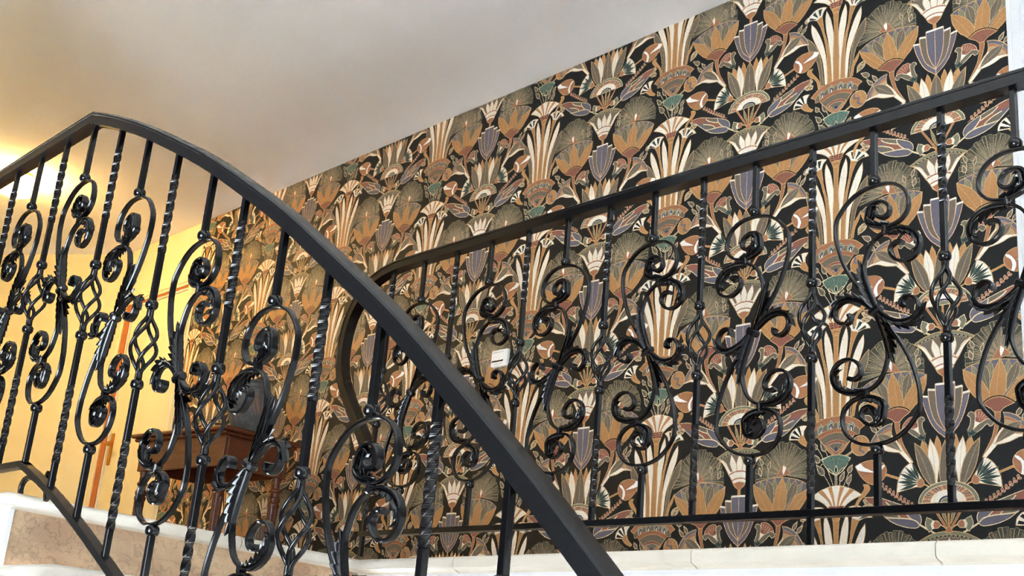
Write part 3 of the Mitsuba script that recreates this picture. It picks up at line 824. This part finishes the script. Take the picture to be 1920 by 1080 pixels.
def band(c, size, ang):
    m = block(-np.array(size) / 2, np.array(size) / 2, min(size) * .28)
    m.apply_transform(trimesh.transformations.rotation_matrix(ang, [0, 1, 0]))
    m.apply_translation([c[0] / 1000, 0, c[1] / 1000])
    return m


def knuckle(z, r=.0150): return lathe([(.0072, -.0115), (r * .78, -.0098), (r * .97, -.005), (r, 0), (r * .97, .005), (r * .78, .0098), (.0072, .0115)], 20, (0, 0, z))


half = {'outer_scroll': strap(OUTER), 'inner_scroll': strap(INNER), 'side_scroll': strap(SIDE, .016, .007, 1.5),
        'stem_leaf': leaf([INNER[k] for k in (23, 22, 21, 20, 19, 18)], 1, .020, 7, flare=.013),
        'outer_leaf': leaf([OUTER[k] for k in (15, 14, 13, 12, 11, 10, 9, 8, 7)], -1, .018, 7, flare=.010),
        'inner_leaf': leaf([INNER[k] for k in (14, 13, 12, 11, 10, 9, 8)], -1, .019, 7, flare=.010),
        'side_leaf': leaf([SIDE[k] for k in (10, 9, 8, 7, 6, 5)], -1, .020, 6, flare=.012),
        'collar': band((26, 196), (.011, .019, .023), .1)}
PANEL = []
for nm, m in half.items():
    PANEL.append((nm, m))
    m2 = m.copy()
    m2.apply_transform(TURN)
    PANEL.append((nm, m2))
PANEL.append(('collar', band((0, 0), (.034, .024, .019), -.46 + math.pi)))
PANEL += [('knuckle', knuckle(.327)), ('knuckle', knuckle(-.327))]
SM = {'stem_leaf': 50, 'outer_leaf': 50, 'inner_leaf': 50, 'side_leaf': 50, 'knuckle': True, 'collar': False}
PANELS = [[(nm, ply(m, 'mat_iron', SM.get(nm, 35))) for nm, m in PANEL], [(nm, ply(mirror_x(m), 'mat_iron', SM.get(nm, 35))) for nm, m in PANEL]]


def twisted(z0, z1, turns=1.75):
    n = 64
    z = np.linspace(z0, z1, n)
    ease = np.linspace(0, 1, n)
    a = turns * 2 * math.pi * ease
    pr = np.array(rect(BAR, BAR, .0016)) * 1.12
    v = np.stack([np.stack([pr[:, 0] * math.cos(q) - pr[:, 1] * math.sin(q), pr[:, 0] * math.sin(q) + pr[:, 1] * math.cos(q), np.full(len(pr), zz)], 1) for q, zz in zip(a, z)]).reshape(-1, 3)
    m, f = len(pr), []
    for i in range(n - 1):
        for j in range(m):
            b = (j + 1) % m
            f += [[i * m + j, i * m + b, (i + 1) * m + b], [i * m + j, (i + 1) * m + b, (i + 1) * m + j]]
    for j in range(1, m - 1):
        f += [[0, j + 1, j], [(n - 1) * m, (n - 1) * m + j, (n - 1) * m + j + 1]]
    return solid(trimesh.Trimesh(v, f, process=False))


def basket(h=.083):
    ms = []
    for k in range(4):
        s = np.linspace(0, 1, 30)
        r = .0045 + .0275 * np.sin(math.pi * np.clip((s - .10) / .80, 0, 1)) ** 1.15
        a = k * math.pi / 2 + math.pi * 1.1 * s
        P = np.stack([r * np.cos(a), r * np.sin(a), -h + 2 * h * s], 1)
        c = [(.0047 * math.cos(t), .0047 * math.sin(t)) for t in np.linspace(0, 2 * math.pi, 8, endpoint=False)]
        ms.append(sweep(P, c, side=np.stack([-np.sin(a), np.cos(a), np.zeros(30)], 1)))
    ms.append(lathe([(.004, -h - .002), (.0085, -h + .002), (.0075, -h + .016), (.003, -h + .022)], 16))
    ms.append(lathe([(.003, h - .022), (.0075, h - .016), (.0085, h - .002), (.004, h + .002)], 16))
    return join(ms)


K1, TW0, TW1 = .0953, .226, .421
TWPARTS = [('basket', ply(basket(), 'mat_iron', 50)), ('knuckle', ply(knuckle(K1), 'mat_iron', True)), ('knuckle', ply(knuckle(-K1), 'mat_iron', True)),
           ('twist', ply(twisted(TW0, TW1), 'mat_iron', 40)), ('twist', ply(twisted(-TW1, -TW0), 'mat_iron', 40)),
           ('shank', ply(block((-BAR / 2, -BAR / 2, K1), (BAR / 2, BAR / 2, TW0), .0012), 'mat_iron')), ('shank', ply(block((-BAR / 2, -BAR / 2, -TW0), (BAR / 2, BAR / 2, -K1), .0012), 'mat_iron'))]


def shank(a, b): return ply(block((-BAR / 2, -BAR / 2, a), (BAR / 2, BAR / 2, b), .0012), 'mat_iron')


def scroll_baluster(rail, x, y, zc, top, bottom, mirrored):
    k = key('scroll_baluster', rail)
    at = T().translate([x, y, zc])
    for nm, shape in PANELS[mirrored]:
        obj(nm, shape, k, to_world=at)
    obj('shank', shank(.33, top - zc), k, to_world=at)
    obj('shank', shank(bottom - zc, -.33), k, to_world=at)


def twisted_baluster(rail, x, y, zc, top, bottom, name='twisted_baluster'):
    k = key(name, rail)
    at = T().translate([x, y, zc])
    for nm, shape in TWPARTS:
        obj(nm, shape, k, to_world=at)
    obj('shank', shank(TW1, top - zc), k, to_world=at)
    obj('shank', shank(bottom - zc, -TW1), k, to_world=at)


CAP = [(-.020, 0), (.020, 0), (.020, .024), (.0225, .0255), (.0225, .0305), (.019, .0345), (.010, .0365), (-.010, .0365), (-.019, .0345), (-.0225, .0305), (-.0225, .0255), (-.020, .024)]
CAP = [(a, b) for a, b in CAP]
FLAT = rect(.028, .017, .001, -.0085)

# the stair railing, in front
FY = S * -2.0
sr = key('stair_railing')
note(sr, 'black wrought iron stair railing with scrolls, nearest the camera, sloping down from the landing corner', 'railing')
line = [(S * -2.6, FY, S * (-.608 + 1.499))] + [(S * x, FY, S * (float(rail_under(x)) + 1.499)) for x in np.r_[-.77, np.arange(-.70, 1.36, .05)]]
down = np.array([0, 0, -.818 * S])
# the profile's normal points up for a path toward +x with side = (0, 1, 0) reversed
obj('handrail', ply(sweep(line, CAP, side=(0, -1, 0)), 'mat_rail', 25), sr)
obj('bottom_rail', ply(sweep(np.array(line) + down, FLAT, side=(0, -1, 0)), 'mat_rail', 25), sr)
for i, x in enumerate((-1.88, -1.562, -1.245, -.927, -.600, -.281, .032, .346, .658, .972)):
    u = S * (float(rail_under(x)) + 1.499)
    twisted_baluster(sr, S * x, FY, u - .409 * S, u + .004, u - .818 * S - .004)
for i, (x, zc) in enumerate(((-1.72, -1.022), (-1.403, -1.022), (-1.086, -1.025), (-.768, -1.027), (-.442, -1.146), (-.110, -1.317), (.189, -1.500), (.505, -1.722), (.815, -1.965), (1.13, -2.25))):
    u = S * (float(rail_under(x)) + 1.499)
    scroll_baluster(sr, S * x, FY, S * (zc + 1.499), u + .004, u - .818 * S - .004, 1 - (i + 0) % 2 if i % 2 else 1)
# bent foot that pins the bottom rail to the landing
ft = spline([M(-0.690, -1.985, -1.476), M(-0.743, -1.985, -1.462), M(-0.773, -1.985, -1.460), M(-0.793, -1.985, -1.468), M(-0.799, -1.985, -1.480), M(-0.793, -1.985, -1.499)], .006)
obj('foot', ply(sweep(ft, rect(.012, .012, .001)), 'mat_iron', 35), sr)
ft2 = spline([M(-0.679, -1.965, -1.469), M(-0.698, -1.965, -1.454), M(-0.713, -1.965, -1.451), M(-0.712, -1.965, -1.471), M(-0.695, -1.965, -1.510)], .006)
obj('foot', ply(sweep(ft2, rect(.012, .012, .001)), 'mat_iron', 35), sr)

# the landing railing, behind
BY = S * -.96
lr = key('landing_railing')
note(lr, 'black wrought iron railing along the landing edge, level, in front of the papered wall', 'railing')
bu, bb = S * (-.644 + 1.499), S * (-1.427 + 1.499)
curl = [(-.918, -1.203), (-.998, -1.098), (-1.066, -1.012), (-1.112, -.935), (-1.124, -.848), (-1.098, -.752), (-1.020, -.676), (-.904, -.646), (-.78, -.644)]
cl = spline([(S * x, BY, S * (z + 1.499)) for x, z in curl], .012)
obj('handrail', ply(sweep(np.vstack([cl, [(S * 2.6, BY, bu)]]), CAP, side=(0, -1, 0)), 'mat_iron', 25), lr)
obj('bottom_rail', ply(sweep([(S * -.93, BY, bb), (S * 2.6, BY, bb)], FLAT, side=(0, -1, 0)), 'mat_iron', 25), lr)
bm = (bu + bb) / 2
for i in range(-6, 4):
    x = S * (.852 + .2955 * i)
    post = i in (-6, -1)
    twisted_baluster(lr, x, BY, bm, bu + .004, .0 if post else bb - .002)
for i in range(-6, 4):
    x = S * (.704 + .2955 * (i + .0))
    if i > -6:
        scroll_baluster(lr, x, BY, bm - .004, bu + .004, bb - .002, i % 2)
scroll_baluster(lr, S * (.704 + .2955 * -5 - .0), BY, bm - .004, bu + .004, bb - .002, 1) if False else None

# ---------------------------------------------------------------- the things on the landing
def wood(p, n, uv):
    g = fbm(p.x * 5 + 30 * fbm(p.x, p.y * 2, p.z * 2) * .1, p.y * 60, p.z * 60, octaves=3)
    s = noise(p.x * 40, p.y * 300, p.z * 300)
    return mix(lin((72, 34, 18)), lin((112, 58, 32)), g) * (.85 + .3 * s)


scene['mat_wood'] = principled(proc(wood), .3, specular=.5, clearcoat=.3)
tk = key('side_table')
note(tk, 'dark red-brown wooden table with fluted turned legs, on the landing beside the papered wall', 'table')
top = S * (-.86 + 1.499)
near = np.array([-2.641, -.496]) * S
ang = math.radians(7)
e1, e2 = np.array([-math.cos(ang), -math.sin(ang)]), np.array([-math.sin(ang), math.cos(ang)])
LX, LY = .83, .50


def slab_on(lo1, hi1, lo2, hi2, z0, z1, bevel):
    m = block((0, 0, z0), (hi1 - lo1, hi2 - lo2, z1), bevel)
    m.apply_transform(np.array([[e1[0], e2[0], 0, 0], [e1[1], e2[1], 0, 0], [0, 0, 1, 0], [0, 0, 0, 1]]))
    o = near + e1 * lo1 + e2 * lo2
    m.apply_translation([o[0], o[1], 0])
    return solid(m)


obj('tabletop', ply(slab_on(0, LX, 0, LY, top - .022, top, .006), 'mat_wood'), tk)
obj('moulding', ply(slab_on(.015, LX - .015, .015, LY - .015, top - .040, top - .0225, .007), 'mat_wood'), tk)
ap = .155
for nm, a in (('apron', (.045, LX - .045, .045, .065)), ('apron', (.045, LX - .045, LY - .065, LY - .045)), ('apron', (.045, .065, .066, LY - .066)), ('apron', (LX - .065, LX - .045, .066, LY - .066))):
    obj(nm, ply(slab_on(*a, top - .04 - ap, top - .0405, .002), 'mat_wood'), tk)
zt = top - .0405
lp = [(.020, 0), (.026, .01), (.026, .03), (.020, .045), (.0165, .06), (.024, .075), (.024, .09), (.019, .1)]
lp += [(.019 + .008 * (z - .1) / .3, z) for z in np.linspace(.11, .40, 8)]
lp += [(.030, .405), (.031, .418), (.026, .425), (.030, .435), (.030, .448), (.023, .455), (.0205, .475), (.027, .482), (.027, .492), (.021, .50), (.019, .53), (.024, .545), (.024, zt - ap + .002)]
for a, b in ((.075, .075), (LX - .075, .075), (.075, LY - .075), (LX - .075, LY - .075)):
    o = near + e1 * a + e2 * b
    m = lathe(lp, 48)
    v = m.vertices
    th = np.arctan2(v[:, 1], v[:, 0])
    fl_ = (v[:, 2] > .105) & (v[:, 2] < .402)
    v[fl_, :2] *= (1 - .10 * (np.cos(th[fl_] * 12) > .2))[:, None]
    m.vertices = v
    m.apply_translation([o[0], o[1], 0])
    lg = obj('leg', ply(m, 'mat_wood', 30), tk)
    obj('block', ply(solid(trimesh.Trimesh(*[(lambda q: (q.vertices, q.faces))(slab_on(a - .03, a + .03, b - .03, b + .03, zt - ap - .0, zt - .001, .002))][0], process=False)), 'mat_wood'), lg) if False else None


def clay(p, n, uv):
    g = fbm(p.x * 30, p.y * 30, p.z * 30, octaves=3)
    r = smoothstep(.55, .75, fbm(p.x * 14 + 5, p.y * 14, p.z * 14, octaves=3))
    return mix(mix(lin((58, 60, 60)), lin((98, 98, 95)), g), lin((132, 96, 78)), r * .45)


scene['mat_clay'] = principled(proc(clay), .6, specular=.3)
vp = [(.062, 0), (.075, .006), (.098, .04), (.116, .085), (.122, .13), (.116, .17), (.098, .205), (.078, .225), (.066, .236), (.070, .25), (.078, .262), (.070, .264), (.058, .24)]
pz = CubicSpline(np.linspace(0, 1, len(vp)), np.array(vp))(np.linspace(0, 1, 70))
um = lathe(pz, 160)
v = um.vertices.copy()
th = np.arctan2(v[:, 1], v[:, 0])
on = np.clip(v[:, 2] / .03, 0, 1) * np.clip((.232 - v[:, 2]) / .02, 0, 1)
sw = np.sin(th * 26 + 7 * np.sin(th * 2 + v[:, 2] * 16) + v[:, 2] * 60)
v[:, :2] *= (1 + .028 * on * sw)[:, None]
um.vertices = v
vc = np.array([-2.72, -.34]) * S
um.apply_translation([vc[0], vc[1], top + .0005])
obj('urn', ply(um, 'mat_clay', True), None, 'dark grey pottery urn with combed swirling grooves, standing on the wooden table', 'urn')

# white wall unit
scene['mat_plastic'] = principled(lin((244, 244, 242)), .35, specular=.4)
scene['mat_black'] = principled(lin((14, 14, 15)), .35, specular=.4)
scene['mat_greyline'] = principled(lin((150, 152, 156)), .5)
th0, th1, tz0, tz1 = -1.522 * S, -1.431 * S, M(0, 0, -.644)[2], M(0, 0, -.577)[2]
wu = key('wall_thermostat')
note(wu, 'small square white wall unit with a black slot, on the patterned wallpaper', 'thermostat')
obj('body', ply(block((th0, -.022, tz0), (th1, -.0014, tz1), .004), 'mat_plastic'), wu)
w_, h_ = th1 - th0, tz1 - tz0
obj('slot', ply(block((th0 + .08 * w_, -.0235, tz0 + .27 * h_), (th0 + .78 * w_, -.0215, tz0 + .36 * h_)), 'mat_black'), wu, label='black slot')
obj('line', ply(block((th0 + .08 * w_, -.0232, tz0 + .14 * h_), (th0 + .78 * w_, -.0215, tz0 + .16 * h_)), 'mat_greyline'), wu)
obj('line', ply(block((th0 + .08 * w_, -.0232, tz0 + .84 * h_), (th0 + .78 * w_, -.0215, tz0 + .855 * h_)), 'mat_greyline'), wu)

# door handle and the brass piece on the yellow wall
scene['mat_brass'] = principled(lin((196, 132, 52)), .35, metallic=1.0)
hx, hz = -4.86 * S, M(0, 0, -.70)[2]
hp = obj('handle', ply(join([block((hx - .02, .002, hz - .11), (hx + .02, .0118, hz + .11), .003), block((hx - .012, -.04, hz + .02), (hx + .012, .004, hz + .044), .003), block((hx - .012, -.05, hz + .02), (hx + .11, -.036, hz + .042), .005)]), 'mat_brass'), lk, label='brass door handle')

# ceiling lamp
lc = np.array([-4.40 * S, -1.0 * S])
cl_ = key('ceiling_lamp')
note(cl_, 'glowing round white glass ceiling lamp above the landing, behind the stair railing', 'lamp')
obj('base', ply(lathe([(.06, CEIL - .03), (.09, CEIL - .022), (.10, CEIL - .001), (.02, CEIL - .0005)], 32, (lc[0], lc[1], 0)), 'mat_brass', 40), cl_)
bowl = [(.004, -.150), (.05, -.146), (.09, -.132), (.12, -.106), (.136, -.07), (.138, -.045), (.128, -.0315), (.06, -.0312)]
bs = ply(lathe([(r, CEIL + z) for r, z in bowl], 40, (lc[0], lc[1], 0)), 'mat_plastic', 40)
bs['emitter'] = {'type': 'area', 'radiance': rgb(np.array(LAMP_COLOUR) * LAMP_GAIN)}
obj('bowl', bs, cl_)
